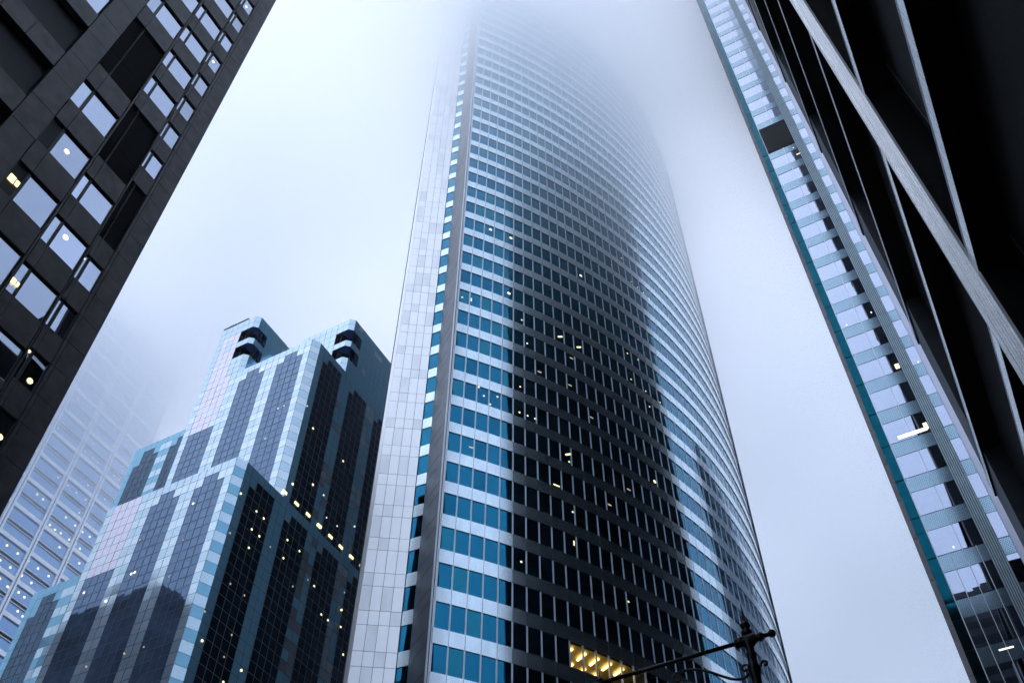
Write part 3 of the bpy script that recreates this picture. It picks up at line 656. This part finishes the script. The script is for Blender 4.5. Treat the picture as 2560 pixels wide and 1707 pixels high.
# ---------------------------------------------------------------- street lamp
DL = 8.5; LS = .66; az = math.radians(-12.55); la, lb = DL * math.cos(az), DL * math.sin(az)
sl = thing('street_lamp', 'ornate black iron lamp post with a spiked finial and a scrolled bracket arm', 'street lamp', la, lb)
zj = .641 * DL                                # height of the arm above eye level
H = EYE + zj
def sc(p): return [(r * LS, h * LS) for r, h in p]
m = MB(); m.lathe(V(la, lb, -EYE), [(.26, 0), (.26, .25), (.2, .35), (.2, .9), (.14, 1.05), (.12, 1.2), (.075, 1.5), (.052, H - .62), (.062, H - .60), (.072, H - .57), (.058, H - .53), (.048, H - .50)] + [(r * LS, H + h * LS) for r, h in [(.07, -.62), (.095, -.5), (.1, -.46), (.075, -.4), (.066, -.3), (.085, -.24), (.06, -.2), (.065, -.12), (.1, -.07), (.06, 0)]], 20)
for t in range(8):
    w = 2 * math.pi * t / 8; m.tube([V(la + .052 * math.cos(w), lb + .052 * math.sin(w), -.3), V(la + .05 * math.cos(w), lb + .05 * math.sin(w), zj - .52)], .009, 6)
m.build('post', M['iron'], sl, True)
m = MB(); m.lathe(V(la, lb, zj), sc([(.05, .0), (.05, .06), (.08, .08), (.085, .14), (.055, .17), (.035, .185), (.062, .205), (.078, .245), (.065, .29), (.03, .31), (.042, .32), (.03, .35), (.018, .46), (.004, .62)]), 18); m.build('finial', M['iron'], sl, True)
def at(azd, el):                              # the point of the arm's level line with this bearing and slope
    d = zj / el; return (d * math.cos(math.radians(azd)), d * math.sin(math.radians(azd)))
q1 = at(-22.45, .609 * .995); adir = Vector((q1[0] - la, q1[1] - lb)).normalized()
def A(t, z): return V(la + adir.x * t, lb + adir.y * t, zj + z)
L = (Vector(q1) - Vector((la, lb))).length
ax3 = Vector((adir.y, adir.x, 0))
m = MB(); m.lathe(A(-.42 * LS, 0), sc([(.02, 0), (.05, .02), (.062, .055), (.05, .09), (.03, .11), (.035, .17), (.06, .2), (.075, .24), (.05, .27), (.07, .3), (.085, .34), (.085, .52), (.07, .54), (.085, .57), (.07, .61), (.03, .63)]), 18, ax3)
m.build('arm_socket', M['iron'], sl, True)
m = MB(); m.tube([A(.14, 0), A(L + .25, 0)], .021, 12); m.build('arm', M['iron'], sl, True)
def curl(c, r0, t0, t1, z): return [A(c + (r0 * (1 - .72 * i / 18)) * math.cos(t0 + (t1 - t0) * i / 18), z + (r0 * (1 - .72 * i / 18)) * math.sin(t0 + (t1 - t0) * i / 18)) for i in range(19)]
BP = [(.02, -.30), (.05, -.345), (.10, -.375), (.17, -.375), (.25, -.34), (.34, -.28), (.43, -.215), (.52, -.165), (.61, -.135), (.70, -.125), (.77, -.135)]
def smooth(P):
    for _ in range(2):
        Q = [P[0]]
        for p, q in zip(P, P[1:]): Q += [(p[0] * .75 + q[0] * .25, p[1] * .75 + q[1] * .25), (p[0] * .25 + q[0] * .75, p[1] * .25 + q[1] * .75)]
        P = Q + [P[-1]]
    return P
m = MB(); m.tube([A(t, z) for t, z in smooth(BP)], .014, 10); m.tube(curl(.755, .055, math.radians(80), math.radians(-270), -.188), .012, 8)
m.tube(curl(.085, .05, math.radians(200), math.radians(-130), -.285), .012, 8); m.tube(curl(-.11, .04, math.radians(-20), math.radians(300), -.29), .012, 8)
m.build('scroll_bracket', M['iron'], sl, True)
lc = A(L, 0)
m = MB(); m.lathe(lc, sc([(.1, -.75), (.17, -.7), (.2, -.3), (.21, -.26), (.1, -.12), (.05, -.05), (.045, .02), (.06, .04), (.03, .06), (.012, .1), (.004, .24)]), 8); m.build('lantern', M['iron'], sl)

# ---------------------------------------------------------------- fog: one closed box, thickening with height into the cloud base
hz = MB(); hz.hexa([(-520, -300, -1.2), (520, -300, -1.2), (520, 520, -1.2), (-520, 520, -1.2), (-520, -300, 214), (520, -300, 214), (520, 520, 214), (-520, 520, 214)])
hm = bpy.data.materials.new('haze'); hm.use_nodes = True; t = hm.node_tree; t.nodes.clear()
out = t.nodes.new('ShaderNodeOutputMaterial'); pv = t.nodes.new('ShaderNodeVolumePrincipled'); t.links.new(pv.outputs[0], out.inputs['Volume'])
pv.inputs['Color'].default_value = (.972, .988, 1.0, 1); pv.inputs['Anisotropy'].default_value = .87
gg = t.nodes.new('ShaderNodeNewGeometry'); sx = t.nodes.new('ShaderNodeSeparateXYZ'); t.links.new(gg.outputs['Position'], sx.inputs[0])
mr_ = t.nodes.new('ShaderNodeMapRange'); mr_.interpolation_type = 'SMOOTHSTEP'
mr_.inputs['From Min'].default_value = 96; mr_.inputs['From Max'].default_value = 195; mr_.inputs['To Min'].default_value = .00012; mr_.inputs['To Max'].default_value = .062
t.links.new(sx.outputs['Z'], mr_.inputs['Value'])
wn = t.nodes.new('ShaderNodeTexNoise'); wn.inputs['Scale'].default_value = .022; wn.inputs['Detail'].default_value = 3; t.links.new(gg.outputs['Position'], wn.inputs['Vector'])
wm = t.nodes.new('ShaderNodeMapRange'); wm.inputs['From Min'].default_value = .3; wm.inputs['From Max'].default_value = .7; wm.inputs['To Min'].default_value = .5; wm.inputs['To Max'].default_value = 1.5
t.links.new(wn.outputs['Fac'], wm.inputs['Value'])
wx = t.nodes.new('ShaderNodeMath'); wx.operation = 'MULTIPLY'; t.links.new(mr_.outputs['Result'], wx.inputs[0]); t.links.new(wm.outputs['Result'], wx.inputs[1]); t.links.new(wx.outputs[0], pv.inputs['Density'])
h = hz.build('haze', hm); h['kind'] = 'stuff'
